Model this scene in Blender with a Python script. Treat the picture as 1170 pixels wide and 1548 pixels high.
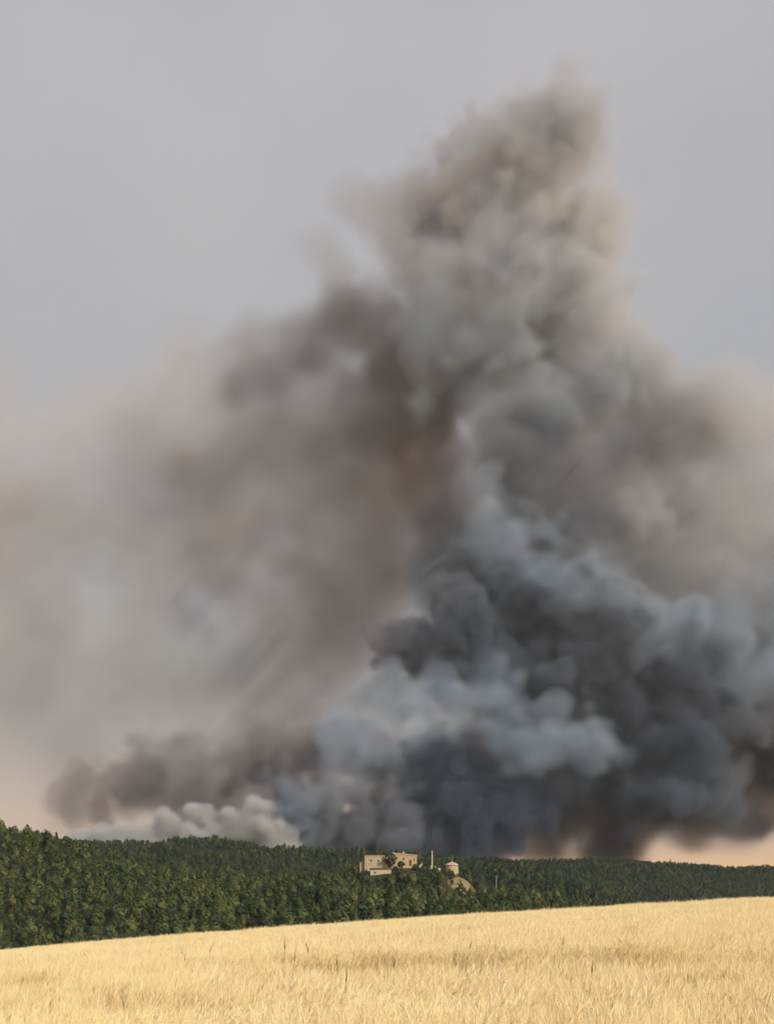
import bpy, bmesh, math, random, time
import numpy as np
from mathutils import Vector, Matrix, Euler

T0 = time.time()
SC = bpy.context.scene
for o in list(bpy.data.objects):
    bpy.data.objects.remove(o)
COL = SC.collection

# ------------------------------------------------------------------ camera
EYE = 1.7                      # eye height above the ground at the origin
F, HX, HY = 2000.0, 585.0, 1400.0   # focal length / principal column / eye-level row, on the 1170 x 1548 frame
cam = bpy.data.cameras.new('camera')
cam.sensor_fit = 'VERTICAL'
cam.sensor_height = 36.0
cam.lens = 36.0 * F / 1548.0
cam.shift_y = (HY - 774.0) / 1548.0
cam.clip_start, cam.clip_end = 0.5, 30000
cam_o = bpy.data.objects.new('camera', cam)
cam_o.location = (0, 0, EYE)
cam_o.rotation_euler = (math.pi / 2, 0, 0)
COL.objects.link(cam_o)
SC.camera = cam_o

# ------------------------------------------------------------------ light
SUN_EL, SUN_AZ = math.radians(28), math.radians(140)     # azimuth from +Y towards +X: behind the camera, to the right
sun_vec = Vector((math.sin(SUN_AZ) * math.cos(SUN_EL), math.cos(SUN_AZ) * math.cos(SUN_EL), math.sin(SUN_EL)))
sun = bpy.data.lights.new('sun', 'SUN')
sun.energy = 4.2
sun.angle = math.radians(0.53)
sun.color = (1.0, 0.86, 0.66)
sun_o = bpy.data.objects.new('sun', sun)
sun_o.rotation_euler = sun_vec.to_track_quat('Z', 'Y').to_euler()
sun_o.location = (0, 0, 300)
COL.objects.link(sun_o)

W = bpy.data.worlds.new('World')
SC.world = W
W.use_nodes = True
nt = W.node_tree
nt.nodes.clear()
w_out = nt.nodes.new('ShaderNodeOutputWorld')
w_bg = nt.nodes.new('ShaderNodeBackground')
w_bg.inputs['Strength'].default_value = 0.1
w_sky = nt.nodes.new('ShaderNodeTexSky')
w_sky.sky_type = 'NISHITA'
w_sky.sun_disc = False
w_sky.sun_elevation = SUN_EL
w_sky.sun_rotation = SUN_AZ
w_sky.dust_density = 4.0
# a veil of old smoke over the whole sky: warm low down, lavender grey above
w_tc = nt.nodes.new('ShaderNodeTexCoord')
w_sep = nt.nodes.new('ShaderNodeSeparateXYZ')
w_ramp = nt.nodes.new('ShaderNodeValToRGB')
els = w_ramp.color_ramp.elements
stops = [(0.0, (1.30, 0.68, 0.17)), (0.03, (1.15, 0.64, 0.23)), (0.065, (0.70, 0.50, 0.36)), (0.13, (0.52, 0.465, 0.44)), (0.24, (0.475, 0.465, 0.475)),
         (0.38, (0.465, 0.465, 0.485)), (0.55, (0.51, 0.505, 0.53)), (1.0, (0.545, 0.54, 0.57))]
els[0].position, els[1].position = 0.0, 1.0
for p, c in stops[1:-1]:
    els.new(p)
for e, (p, c) in zip(els, stops):
    e.position = p
    e.color = (*c, 1)
w_scale = nt.nodes.new('ShaderNodeVectorMath')
w_scale.operation = 'SCALE'
w_scale.inputs['Scale'].default_value = 10.0
w_noise = nt.nodes.new('ShaderNodeTexNoise')
w_noise.inputs['Scale'].default_value = 3.2
w_noise.inputs['Detail'].default_value = 5.0
w_noise.inputs['Roughness'].default_value = 0.5
w_uneven = nt.nodes.new('ShaderNodeValToRGB')       # patchy old smoke: greyer here, creamier there
for e_, (p_, c_) in zip(w_uneven.color_ramp.elements, ((0.36, (0.92, 0.93, 0.95)), (0.64, (1.05, 1.03, 1.0)))):
    e_.position = p_
    e_.color = (*c_, 1)
w_tint = nt.nodes.new('ShaderNodeVectorMath')
w_tint.operation = 'MULTIPLY'
w_mix = nt.nodes.new('ShaderNodeMix')
w_mix.data_type = 'RGBA'
w_mix.inputs[0].default_value = 0.93
L = nt.links.new
L(w_tc.outputs['Generated'], w_sep.inputs[0])
L(w_sep.outputs['Z'], w_ramp.inputs[0])
L(w_ramp.outputs['Color'], w_scale.inputs[0])
L(w_sky.outputs[0], w_mix.inputs[6])
L(w_tc.outputs['Generated'], w_noise.inputs['Vector'])
L(w_noise.outputs['Fac'], w_uneven.inputs[0])
L(w_scale.outputs[0], w_tint.inputs[0])
L(w_uneven.outputs['Color'], w_tint.inputs[1])
L(w_tint.outputs[0], w_mix.inputs[7])
L(w_mix.outputs[2], w_bg.inputs['Color'])
L(w_bg.outputs[0], w_out.inputs['Surface'])

vs = SC.view_settings
vs.view_transform = 'Standard'
vs.look = 'None'
vs.exposure = 0.0
vs.gamma = 1.0
vs.use_curve_mapping = False

cy = SC.cycles
cy.use_denoising = True
cy.use_adaptive_sampling = True
cy.adaptive_threshold = 0.035
cy.max_bounces = 8
cy.diffuse_bounces = 3
cy.glossy_bounces = 2
cy.transmission_bounces = 3
cy.transparent_max_bounces = 8
cy.volume_bounces = 1
cy.volume_step_rate = 2.8
cy.volume_max_steps = 160

# ------------------------------------------------------------------ helpers
rng = np.random.default_rng(11)
random.seed(5)


def at(px, py, Y):
    """World point that stands Y metres out, in the photograph's column px and row py."""
    return Vector(((px - HX) / F * Y, Y, EYE + (HY - py) / F * Y))


def interp(v, table):
    xs, ys = zip(*table)
    return np.interp(v, xs, ys)


def smooth(t):
    t = np.clip(t, 0, 1)
    return t * t * (3 - 2 * t)


def value_noise2(x, y, seed):
    """Smooth 2-D value noise, about -1..1, of numpy arrays."""
    r = np.random.default_rng(seed).uniform(-1, 1, (256, 256))
    xi, yi = np.floor(x).astype(int), np.floor(y).astype(int)
    fx, fy = smooth(x - xi), smooth(y - yi)
    a, b = r[xi % 256, yi % 256], r[(xi + 1) % 256, yi % 256]
    c, d = r[xi % 256, (yi + 1) % 256], r[(xi + 1) % 256, (yi + 1) % 256]
    return (a * (1 - fx) + b * fx) * (1 - fy) + (c * (1 - fx) + d * fx) * fy


def link(o, parent=None):
    COL.objects.link(o)
    if parent is not None:
        o.parent = parent
    return o


def mesh_obj(name, verts, faces, mat, parent=None, smooth_shade=False, do_link=True):
    me = bpy.data.meshes.new(name)
    me.from_pydata([tuple(v) for v in verts], [], faces)
    if mat:
        me.materials.append(mat)
    if smooth_shade:
        me.polygons.foreach_set('use_smooth', [True] * len(me.polygons))
    me.update()
    o = bpy.data.objects.new(name, me)
    if do_link:
        link(o, parent)
    return o


def empty(name, loc, rz=0.0):
    o = bpy.data.objects.new(name, None)
    o.location = loc
    o.rotation_euler = (0, 0, rz)
    o.empty_display_size = 0.5
    return link(o)


def tag(o, label=None, cat=None, group=None, kind=None):
    for k, v in (('label', label), ('category', cat), ('group', group), ('kind', kind)):
        if v:
            o[k] = v
    return o


# ------------------------------------------------------------------ materials
def new_mat(name):
    m = bpy.data.materials.new(name)
    m.use_nodes = True
    b = m.node_tree.nodes['Principled BSDF']
    b.inputs['Specular IOR Level'].default_value = 0.2
    return m, m.node_tree, b


def noise_node(t, scale, detail=4, coord='Object', rough=0.6):
    tc = t.nodes.new('ShaderNodeTexCoord')
    n = t.nodes.new('ShaderNodeTexNoise')
    n.inputs['Scale'].default_value = scale
    n.inputs['Detail'].default_value = detail
    n.inputs['Roughness'].default_value = rough
    t.links.new(tc.outputs[coord], n.inputs['Vector'])
    return n


def ramp_node(t, fac, stops):
    r = t.nodes.new('ShaderNodeValToRGB')
    e = r.color_ramp.elements
    while len(e) < len(stops):
        e.new(0.5)
    for q, (p, c) in zip(e, stops):
        q.position = p
        q.color = (*c, 1)
    t.links.new(fac, r.inputs[0])
    return r


def mottled(name, stops, scale, detail=5, rough=0.9, bump=0.0, bump_scale=None, dist=0.05):
    m, t, b = new_mat(name)
    n = noise_node(t, scale, detail)
    r = ramp_node(t, n.outputs['Fac'], stops)
    t.links.new(r.outputs[0], b.inputs['Base Color'])
    b.inputs['Roughness'].default_value = rough
    if bump:
        n2 = noise_node(t, bump_scale or scale * 4, 4)
        bp = t.nodes.new('ShaderNodeBump')
        bp.inputs['Strength'].default_value = bump
        bp.inputs['Distance'].default_value = dist
        t.links.new(n2.outputs['Fac'], bp.inputs['Height'])
        t.links.new(bp.outputs[0], b.inputs['Normal'])
    return m


def leaf_material(name, cols, translucency=0.12):
    """Foliage: colour varies from tree to tree and from clump to clump."""
    m, t, b = new_mat(name)
    oi = t.nodes.new('ShaderNodeObjectInfo')
    n = noise_node(t, 0.9, 2)
    ad = t.nodes.new('ShaderNodeMath')
    ad.operation = 'MULTIPLY_ADD'
    ad.inputs[1].default_value = 0.30
    sc = t.nodes.new('ShaderNodeMath')
    sc.operation = 'MULTIPLY'
    sc.inputs[1].default_value = 0.74
    t.links.new(oi.outputs['Random'], sc.inputs[0])
    t.links.new(n.outputs['Fac'], ad.inputs[0])
    t.links.new(sc.outputs[0], ad.inputs[2])
    r = ramp_node(t, ad.outputs[0], cols)
    t.links.new(r.outputs[0], b.inputs['Base Color'])
    b.inputs['Roughness'].default_value = 0.7
    tr = t.nodes.new('ShaderNodeBsdfTranslucent')
    t.links.new(r.outputs[0], tr.inputs['Color'])
    mx = t.nodes.new('ShaderNodeMixShader')
    mx.inputs[0].default_value = translucency
    t.links.new(b.outputs[0], mx.inputs[1])
    t.links.new(tr.outputs[0], mx.inputs[2])
    t.links.new(mx.outputs[0], t.nodes['Material Output'].inputs['Surface'])
    return m


MAT = {}
MAT['needles'] = leaf_material('pine_needles', [(0.15, (0.042, 0.066, 0.027)), (0.45, (0.080, 0.112, 0.040)), (0.75, (0.125, 0.155, 0.052)), (0.95, (0.165, 0.18, 0.065))])
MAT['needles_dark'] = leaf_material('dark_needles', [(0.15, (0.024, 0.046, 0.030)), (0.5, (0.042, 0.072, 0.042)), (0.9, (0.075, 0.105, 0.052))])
MAT['needles_rust'] = leaf_material('rusty_needles', [(0.1, (0.075, 0.07, 0.03)), (0.9, (0.14, 0.11, 0.05))])
MAT['oak'] = leaf_material('oak_leaves', [(0.1, (0.030, 0.036, 0.018)), (0.9, (0.075, 0.080, 0.034))])
MAT['bark'] = mottled('pine_bark', [(0.3, (0.10, 0.075, 0.055)), (0.7, (0.22, 0.18, 0.14))], 3.0)
MAT['forest_floor'] = mottled('forest_floor', [(0.3, (0.022, 0.028, 0.014)), (0.6, (0.045, 0.048, 0.024)), (0.8, (0.09, 0.075, 0.045))], 0.12, 6)
MAT['stone'] = mottled('rubble_stone', [(0.25, (0.28, 0.21, 0.12)), (0.5, (0.40, 0.32, 0.20)), (0.75, (0.48, 0.40, 0.26))], 0.9, 7, bump=0.6, bump_scale=2.2, dist=0.12)  # mottled tan of the stone itself
MAT['render_wall'] = mottled('old_lime_render', [(0.3, (0.36, 0.29, 0.20)), (0.7, (0.52, 0.45, 0.34))], 0.7, 7, bump=0.4, bump_scale=2.5, dist=0.06)
MAT['shaded_side'] = mottled('reddish_shaded_wall', [(0.3, (0.30, 0.14, 0.08)), (0.7, (0.40, 0.22, 0.13))], 1.2, 5)  # reddish tone with the side face's shade painted in
MAT['tile'] = mottled('weathered_roof_tile', [(0.3, (0.36, 0.27, 0.19)), (0.7, (0.52, 0.43, 0.33))], 1.5, 5)
MAT['dark_roof'] = mottled('dark_roof_sheet', [(0.3, (0.05, 0.042, 0.036)), (0.7, (0.10, 0.085, 0.07))], 1.0, 5)
MAT['wood_red'] = mottled('red_brown_wood', [(0.3, (0.10, 0.035, 0.02)), (0.7, (0.17, 0.06, 0.035))], 2.0, 4)
MAT['hole'] = mottled('dark_window_board', [(0.3, (0.03, 0.026, 0.022)), (0.7, (0.06, 0.05, 0.04))], 2.0, 3)
MAT['rock'] = mottled('pale_limestone', [(0.25, (0.26, 0.22, 0.16)), (0.5, (0.42, 0.37, 0.28)), (0.75, (0.52, 0.47, 0.37))], 0.5, 7, bump=0.8, bump_scale=1.0, dist=0.3)
MAT['bare'] = mottled('bare_dry_earth', [(0.3, (0.09, 0.085, 0.04)), (0.48, (0.22, 0.175, 0.095)), (0.75, (0.30, 0.25, 0.15))], 0.35, 8, bump=0.5, bump_scale=0.8, dist=0.3)
MAT['concrete'] = mottled('pale_concrete', [(0.3, (0.42, 0.40, 0.35)), (0.7, (0.56, 0.54, 0.48))], 1.5, 4)
MAT['field_soil'] = mottled('straw_strewn_soil', [(0.3, (0.20, 0.13, 0.06)), (0.6, (0.36, 0.25, 0.11)), (0.8, (0.48, 0.35, 0.17))], 2.0, 8)


def wheat_material(name, stalk, ear_lo, ear_hi, translucency):
    """Straw: browner low on the stalk, pale at the ear; patches across the field."""
    m, t, b = new_mat(name)
    tc = t.nodes.new('ShaderNodeTexCoord')
    sp = t.nodes.new('ShaderNodeSeparateXYZ')
    t.links.new(tc.outputs['Object'], sp.inputs[0])
    at_ = t.nodes.new('ShaderNodeAttribute')
    at_.attribute_name = 'ripe'
    oi = t.nodes.new('ShaderNodeObjectInfo')
    mx0 = t.nodes.new('ShaderNodeMix')
    mx0.data_type = 'RGBA'
    mx0.inputs[6].default_value = (*ear_lo, 1)
    mx0.inputs[7].default_value = (*ear_hi, 1)
    t.links.new(oi.outputs['Random'], mx0.inputs[0])
    mx1 = t.nodes.new('ShaderNodeMix')
    mx1.data_type = 'RGBA'
    mx1.inputs[6].default_value = (*stalk, 1)
    t.links.new(at_.outputs['Fac'], mx1.inputs[0])
    t.links.new(mx0.outputs[2], mx1.inputs[7])
    t.links.new(mx1.outputs[2], b.inputs['Base Color'])
    b.inputs['Roughness'].default_value = 0.55
    b.inputs['Specular IOR Level'].default_value = 0.35
    tr = t.nodes.new('ShaderNodeBsdfTranslucent')
    t.links.new(mx1.outputs[2], tr.inputs['Color'])
    mx = t.nodes.new('ShaderNodeMixShader')
    mx.inputs[0].default_value = translucency
    t.links.new(b.outputs[0], mx.inputs[1])
    t.links.new(tr.outputs[0], mx.inputs[2])
    t.links.new(mx.outputs[0], t.nodes['Material Output'].inputs['Surface'])
    return m


MAT['wheat'] = wheat_material('ripe_barley', (0.74, 0.60, 0.32), (0.90, 0.77, 0.46), (0.95, 0.86, 0.59), 0.35)
MAT['wheat_brown'] = wheat_material('short_brown_barley', (0.30, 0.18, 0.07), (0.46, 0.30, 0.12), (0.58, 0.41, 0.19), 0.2)
MAT['weed'] = wheat_material('dry_weed', (0.20, 0.14, 0.06), (0.22, 0.16, 0.08), (0.34, 0.25, 0.13), 0.15)

# ------------------------------------------------------------------ the land
# ridges: distance, front width, back width, crest line (column, row of the canopy top) on the photograph's frame
TREE_H = 8.2
RIDGES = [
    (745, 330, 200, [(-700, 1236), (-300, 1236), (0, 1254), (60, 1266), (120, 1283), (164, 1295), (205, 1309), (239, 1314), (308, 1321), (342, 1331), (400, 1336), (468, 1336),
                     (520, 1338), (600, 1342), (700, 1346), (760, 1347), (800, 1350), (860, 1360), (941, 1376), (1000, 1388), (1170, 1425), (1900, 1440)]),
    (742, 165, 140, [(-700, 1480), (380, 1440), (440, 1380), (490, 1335), (520, 1316), (547, 1297), (585, 1293), (640, 1293), (690, 1302), (718, 1324), (760, 1348), (800, 1366), (860, 1400), (950, 1440), (1900, 1480)]),
    (1060, 230, 200, [(-700, 1420), (300, 1400), (500, 1340), (640, 1312), (700, 1304), (770, 1309), (790, 1315), (838, 1331), (907, 1340), (941, 1353), (965, 1366), (1100, 1405), (1900, 1430)]),
    (1320, 330, 300, [(-700, 1290), (-200, 1275), (0, 1266), (68, 1266), (100, 1267), (160, 1272), (200, 1270), (235, 1273), (262, 1267), (290, 1265), (330, 1265), (365, 1272), (400, 1278),
                      (500, 1283), (600, 1288), (650, 1290), (700, 1295), (770, 1301), (850, 1322), (950, 1350), (1100, 1395), (1900, 1420)]),
    (1620, 260, 260, [(-700, 1400), (600, 1370), (760, 1330), (840, 1311), (900, 1304), (935, 1305), (1000, 1316), (1050, 1328), (1090, 1344), (1130, 1360), (1200, 1390), (1900, 1420)]),
    (1920, 300, 500, [(-700, 1330), (400, 1310), (700, 1302), (770, 1300), (830, 1298), (900, 1297), (940, 1298), (975, 1302), (1050, 1306), (1100, 1309), (1170, 1309), (1500, 1316), (1900, 1310)]),
]


def field_z(x, Y):
    s = 0.068 - 0.0004 * np.clip(x, -40, 40)
    return s * x * smooth((Y + 40) / 80.0) + 0.0195 * Y - 8.5e-5 * Y * Y + 0.05 * np.sin(x * 0.21 + Y * 0.13) + 0.04 * np.sin(Y * 0.37 - x * 0.11)


def ground_z(x, Y):
    x = np.asarray(x, float)
    Y = np.asarray(Y, float)
    valley = -13.0 + 0.0 * Y
    fz = field_z(np.clip(x, -120, 120), np.minimum(Y, 150.0))
    k = smooth((Y - 112) / 190.0)
    z = fz * (1 - k) + valley * k
    Ys = np.maximum(Y, 60.0)
    px = HX + F * x / Ys
    for D, wf, wb, crest in RIDGES:
        h = EYE + (HY - interp(px, crest)) / F * D - TREE_H * 0.86
        t = np.where(Y < D, (D - Y) / wf, (Y - D) / wb)
        prof = 0.5 + 0.5 * np.cos(np.pi * np.clip(t, 0, 1))
        bump = (value_noise2(x / 42.0 + 7, Y / 70.0, int(D)) * 4.0 + value_noise2(x / 95.0 + 3, Y / 150.0, int(D) + 1) * 6.0) * np.sin(np.pi * np.clip(t, 0, 1))
        zz = valley + (h - valley) * prof + bump
        z = np.where(t < 1.0, np.maximum(z, zz), z)
    return z


ys = np.concatenate([np.arange(-60, 0, 10), np.arange(0, 130, 1.5), np.arange(130, 420, 12), np.arange(420, 2000, 8), np.arange(2000, 2500, 30), np.geomspace(2500, 9000, 16)])
us = np.linspace(-1, 1, 221)
us = np.sign(us) * np.abs(us) ** 1.25
GY, GU = np.meshgrid(ys, us, indexing='ij')
GX = GU * (140 + 0.62 * np.maximum(GY, 0))
GZ = ground_z(GX, GY)
nyr, nxr = GX.shape
gv = np.stack([GX, GY, GZ], -1).reshape(-1, 3)
gi = np.arange(nyr * nxr).reshape(nyr, nxr)
gf = np.stack([gi[:-1, :-1], gi[:-1, 1:], gi[1:, 1:], gi[1:, :-1]], -1).reshape(-1, 4)
split_row = int(np.searchsorted(ys, 150))
ground = mesh_obj('ground', gv, gf.tolist(), MAT['forest_floor'], smooth_shade=True)
ground.data.materials.append(MAT['field_soil'])
fy = np.repeat(ys[:-1], nxr - 1)
ground.data.polygons.foreach_set('material_index', (fy < 135).astype(np.int32))
tag(ground, 'dry field soil and wooded hill ground', 'ground', kind='structure')


def gz(x, Y):
    return float(ground_z(np.array([x]), np.array([Y]))[0])


# ------------------------------------------------------------------ scattering of uncountable things
def scatter(name, pts, rot, scale, variant, protos, label, cat):
    """One object of kind stuff: the prototypes stand on its points."""
    me = bpy.data.meshes.new(name)
    n = len(pts)
    me.vertices.add(n)
    me.vertices.foreach_set('co', np.asarray(pts, np.float32).ravel())
    for nm, typ, key, arr in (('rot', 'FLOAT_VECTOR', 'vector', rot), ('size', 'FLOAT_VECTOR', 'vector', scale), ('variant', 'INT', 'value', variant)):
        a = me.attributes.new(nm, typ, 'POINT')
        a.data.foreach_set(key, np.asarray(arr, np.int32 if typ == 'INT' else np.float32).ravel())
    o = bpy.data.objects.new(name, me)
    link(o)
    pc = bpy.data.collections.new(name + '_kinds')
    for i, p in enumerate(protos):
        p.name = f'{name}_kind_{i:02d}'
        pc.objects.link(p)
    ng = bpy.data.node_groups.new(name + '_scatter', 'GeometryNodeTree')
    ng.interface.new_socket('Geometry', in_out='INPUT', socket_type='NodeSocketGeometry')
    ng.interface.new_socket('Geometry', in_out='OUTPUT', socket_type='NodeSocketGeometry')
    N, K = ng.nodes, ng.links.new
    i0, o0 = N.new('NodeGroupInput'), N.new('NodeGroupOutput')
    ci = N.new('GeometryNodeCollectionInfo')
    ci.inputs['Collection'].default_value = pc
    ci.inputs['Separate Children'].default_value = True
    ci.inputs['Reset Children'].default_value = True
    ip = N.new('GeometryNodeInstanceOnPoints')
    ip.inputs['Pick Instance'].default_value = True

    def attr(nm, typ):
        a = N.new('GeometryNodeInputNamedAttribute')
        a.data_type = typ
        a.inputs['Name'].default_value = nm
        return a.outputs[0]
    e2r = N.new('FunctionNodeEulerToRotation')
    K(attr('rot', 'FLOAT_VECTOR'), e2r.inputs[0])
    K(i0.outputs[0], ip.inputs['Points'])
    K(ci.outputs[0], ip.inputs['Instance'])
    K(attr('variant', 'INT'), ip.inputs['Instance Index'])
    K(e2r.outputs[0], ip.inputs['Rotation'])
    K(attr('size', 'FLOAT_VECTOR'), ip.inputs['Scale'])
    K(ip.outputs[0], o0.inputs[0])
    md = o.modifiers.new('scatter', 'NODES')
    md.node_group = ng
    tag(o, label, cat, kind='stuff')
    return o


# ------------------------------------------------------------------ pines
def crown_mesh(name, seed, h, r, shape, mat, n_clump=84, n_leaf=13, size=0.50, base=0.22, lean=0.0):
    """Leaf clumps spread through the crown's volume; shape: cone, dome or open."""
    R = random.Random(seed)
    verts, faces = [], []
    lobes = [(R.uniform(0, 6.28), R.uniform(0.25, 0.95), R.uniform(0.75, 1.2)) for _ in range(7)]
    for c in range(n_clump):
        u = R.random() ** (1.25 if shape == 'cone' else 0.9)
        z = h * (base + (1 - base) * u)
        if shape == 'cone':
            prof = (1 - u) ** 0.75 * 0.95 + 0.07
        elif shape == 'dome':
            prof = math.sqrt(max(0.0, 1 - (2 * u - 0.86) ** 2 / 1.32)) * (0.9 if u > 0.15 else 0.7)
        else:
            prof = math.sin(math.pi * (0.16 + 0.78 * u)) ** 0.8
        a = R.uniform(0, 6.283)
        k = 0.72 + 0.38 * max(math.cos(a - la) * max(0, 1 - abs(u - lu) * 2.6) * lr for la, lu, lr in lobes)
        rr = r * prof * k * (R.random() ** 0.42)
        cx, cy_, cz = rr * math.cos(a) + lean * u, rr * math.sin(a), z + R.uniform(-0.2, 0.2)
        cs = R.uniform(0.7, 1.25) * (1.0 if u < 0.85 else 0.7)
        axis = Vector((cx - lean * u, cy_, (cz - h * (base + (1 - base) * .42)) * .75))
        axis.normalize()
        for _ in range(n_leaf):
            d = Vector((R.gauss(0, 1), R.gauss(0, 1), R.gauss(0, 0.8) + 0.25))
            d.normalize()
            p = Vector((cx, cy_, cz)) + d * size * cs * R.uniform(0.3, 1.0)
            nrm = (axis * 1.5 + d * .9).normalized()
            t1 = nrm.cross(Vector((R.gauss(0, 1), R.gauss(0, 1), R.gauss(0, 1)))).normalized()
            t2 = nrm.cross(t1)
            s1, s2 = size * cs * R.uniform(0.5, 0.85), size * cs * R.uniform(0.5, 0.9)
            i = len(verts)
            verts += [p - t1 * s1 * 0.6, p + t1 * s1 * 0.6, p + t1 * s1 * 0.35 + t2 * s2, p - t1 * s1 * 0.35 + t2 * s2]
            faces.append((i, i + 1, i + 2, i + 3))
    me = bpy.data.meshes.new(name)
    me.from_pydata([tuple(v) for v in verts], [], faces)
    me.materials.append(mat)
    return me


def limb(verts, faces, pts, radii, n=6):
    base = len(verts)
    for k, (p, r) in enumerate(zip(pts, radii)):
        p = Vector(p)
        q = Vector(pts[min(k + 1, len(pts) - 1)]) - Vector(pts[max(k - 1, 0)])
        q.normalize()
        a = q.orthogonal().normalized()
        b = q.cross(a)
        for j in range(n):
            t = 2 * math.pi * j / n
            verts.append(p + (a * math.cos(t) + b * math.sin(t)) * r)
    for k in range(len(pts) - 1):
        for j in range(n):
            i0 = base + k * n
            faces.append((i0 + j, i0 + (j + 1) % n, i0 + n + (j + 1) % n, i0 + n + j))
    faces.append(tuple(base + j for j in reversed(range(n))))
    faces.append(tuple(base + (len(pts) - 1) * n + j for j in range(n)))


def trunk_mesh(name, seed, h, rad, mat, lean=0.0):
    R = random.Random(seed)
    v, f = [], []
    pts = [(0, 0, -0.6)] + [(lean * (t / 5) + R.uniform(-.08, .08), R.uniform(-.08, .08), h * 0.9 * t / 5) for t in range(1, 6)]
    limb(v, f, pts, [rad * 1.25, rad, rad * .8, rad * .6, rad * .4, rad * .12])
    for _ in range(7):
        z = R.uniform(0.3, 0.8) * h
        a = R.uniform(0, 6.28)
        l = R.uniform(0.5, 1.2) * (1.15 - z / h) * 2.0
        limb(v, f, [(lean * z / h, 0, z), (math.cos(a) * l * .5, math.sin(a) * l * .5, z + l * .25), (math.cos(a) * l, math.sin(a) * l, z + l * .6)], [rad * .3, rad * .2, rad * .06], 4)
    me = bpy.data.meshes.new(name)
    me.from_pydata([tuple(q) for q in v], [], f)
    me.materials.append(mat)
    return me


# kind: height, crown radius, crown shape, base share, material, look for the label
PINES = [
    (9.4, 2.5, 'dome', 0.24, 'needles', 'tall full crowned green pine'),
    (8.8, 2.2, 'cone', 0.14, 'needles', 'pointed light green pine'),
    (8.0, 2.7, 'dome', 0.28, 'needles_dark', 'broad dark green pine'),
    (10.2, 2.1, 'open', 0.34, 'needles', 'slim pine with bare lower trunk'),
    (6.8, 2.3, 'dome', 0.18, 'needles', 'short bushy green pine'),
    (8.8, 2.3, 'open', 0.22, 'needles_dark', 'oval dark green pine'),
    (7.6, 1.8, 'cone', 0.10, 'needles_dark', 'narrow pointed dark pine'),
    (7.6, 2.3, 'open', 0.28, 'needles_rust', 'rusty brown half dry pine'),
]
PWEIGHT = np.array([.25, .19, .09, .15, .17, .08, .06, .008])
crown_me, trunk_me, joined = [], [], []
for i, (h, r, shp, base, mt, look) in enumerate(PINES):
    cm = crown_mesh('crown', 100 + i, h, r, shp, MAT[mt], base=base, lean=random.uniform(-.4, .4))
    tm = trunk_mesh('trunk', 200 + i, h, 0.17, MAT['bark'])
    crown_me.append(cm)
    trunk_me.append(tm)
    bm = bmesh.new()
    bm.from_mesh(cm)
    nf = len(bm.faces)
    bm.from_mesh(tm)
    bm.faces.ensure_lookup_table()
    for q in bm.faces[nf:]:
        q.material_index = 1
    jm = bpy.data.meshes.new('pine')
    bm.to_mesh(jm)
    bm.free()
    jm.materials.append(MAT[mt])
    jm.materials.append(MAT['bark'])
    joined.append(jm)

HOUSE_D = 742.0


def cleared(x, Y):
    """True where the knoll is kept open round the buildings and on the bare bank."""
    px = HX + F * x / Y
    a = (Y > 702) & (Y < 775) & (px > 541) & (px < 702)
    b = (Y > 690) & (Y < 740) & (px > 673) & (px < 721)
    return a | b


tx, ty = [], []
for y0, y1, sp, pxr in ((395, 790, 5.8, (-160, 1330)), (830, 1100, 5.6, (420, 1200)), (1000, 1370, 5.7, (-160, 1200)), (1370, 1670, 5.9, (620, 1330)), (1640, 1990, 6.0, (560, 1330))):
    xa, xb = (pxr[0] - HX) / F * y1, (pxr[1] - HX) / F * y1
    gx, gy = np.meshgrid(np.arange(xa, xb, sp), np.arange(y0, y1, sp), indexing='ij')
    gx = gx + rng.uniform(-.47, .47, gx.shape) * sp
    gy = gy + rng.uniform(-.47, .47, gy.shape) * sp
    pc = HX + F * gx / gy
    ok = (pc > pxr[0]) & (pc < pxr[1]) & (rng.random(gx.shape) < 0.93)
    tx.append(gx[ok])
    ty.append(gy[ok])
tx, ty = np.concatenate(tx), np.concatenate(ty)
keep = ~cleared(tx, ty)
tx, ty = tx[keep], ty[keep]
tz = ground_z(tx, ty)
keep = tz > -12.0
tx, ty, tz = tx[keep], ty[keep], tz[keep]
nT = len(tx)
tv = rng.choice(len(PINES), nT, p=PWEIGHT / PWEIGHT.sum())
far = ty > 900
tv[far] = rng.choice(len(PINES), int(far.sum()), p=np.array([.06, .06, .28, .06, .07, .27, .19, .01]))  # more dark blue-green pines far off: distance haze and shade put into colour
stand = value_noise2(tx / 38.0, ty / 38.0, 77)
ts = np.clip(0.98 + 0.18 * stand + rng.normal(0, 0.17, nT), 0.45, 1.45)
near_house = (ty > 640) & (ty < 720) & (HX + F * tx / ty > 540) & (HX + F * tx / ty < 725)
ts[far] *= 0.84
ts[near_house] *= 0.84
# scrub and saplings on the open ground round the buildings
sx_ = rng.uniform(541, 722, 420)
sy_ = rng.uniform(690, 729, 420)
sx_ = (sx_ - HX) / F * sy_
spx = HX + F * sx_ / sy_
ok = cleared(sx_, sy_) & ~((spx > 555) & (spx < 596) & (sy_ > 709)) & ~((spx > 604) & (spx < 632) & (sy_ > 716)) & ~((spx > 676) & (rng.random(420) < .8))
sx_, sy_ = sx_[ok], sy_[ok]
tx, ty = np.concatenate([tx, sx_]), np.concatenate([ty, sy_])
tz = ground_z(tx, ty)
tv = np.concatenate([tv, rng.choice([2, 4, 5], len(sx_))])
ts = np.concatenate([ts, rng.uniform(.26, .5, len(sx_))])
nT = len(tx)
trz = rng.uniform(0, 6.283, nT)

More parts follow.
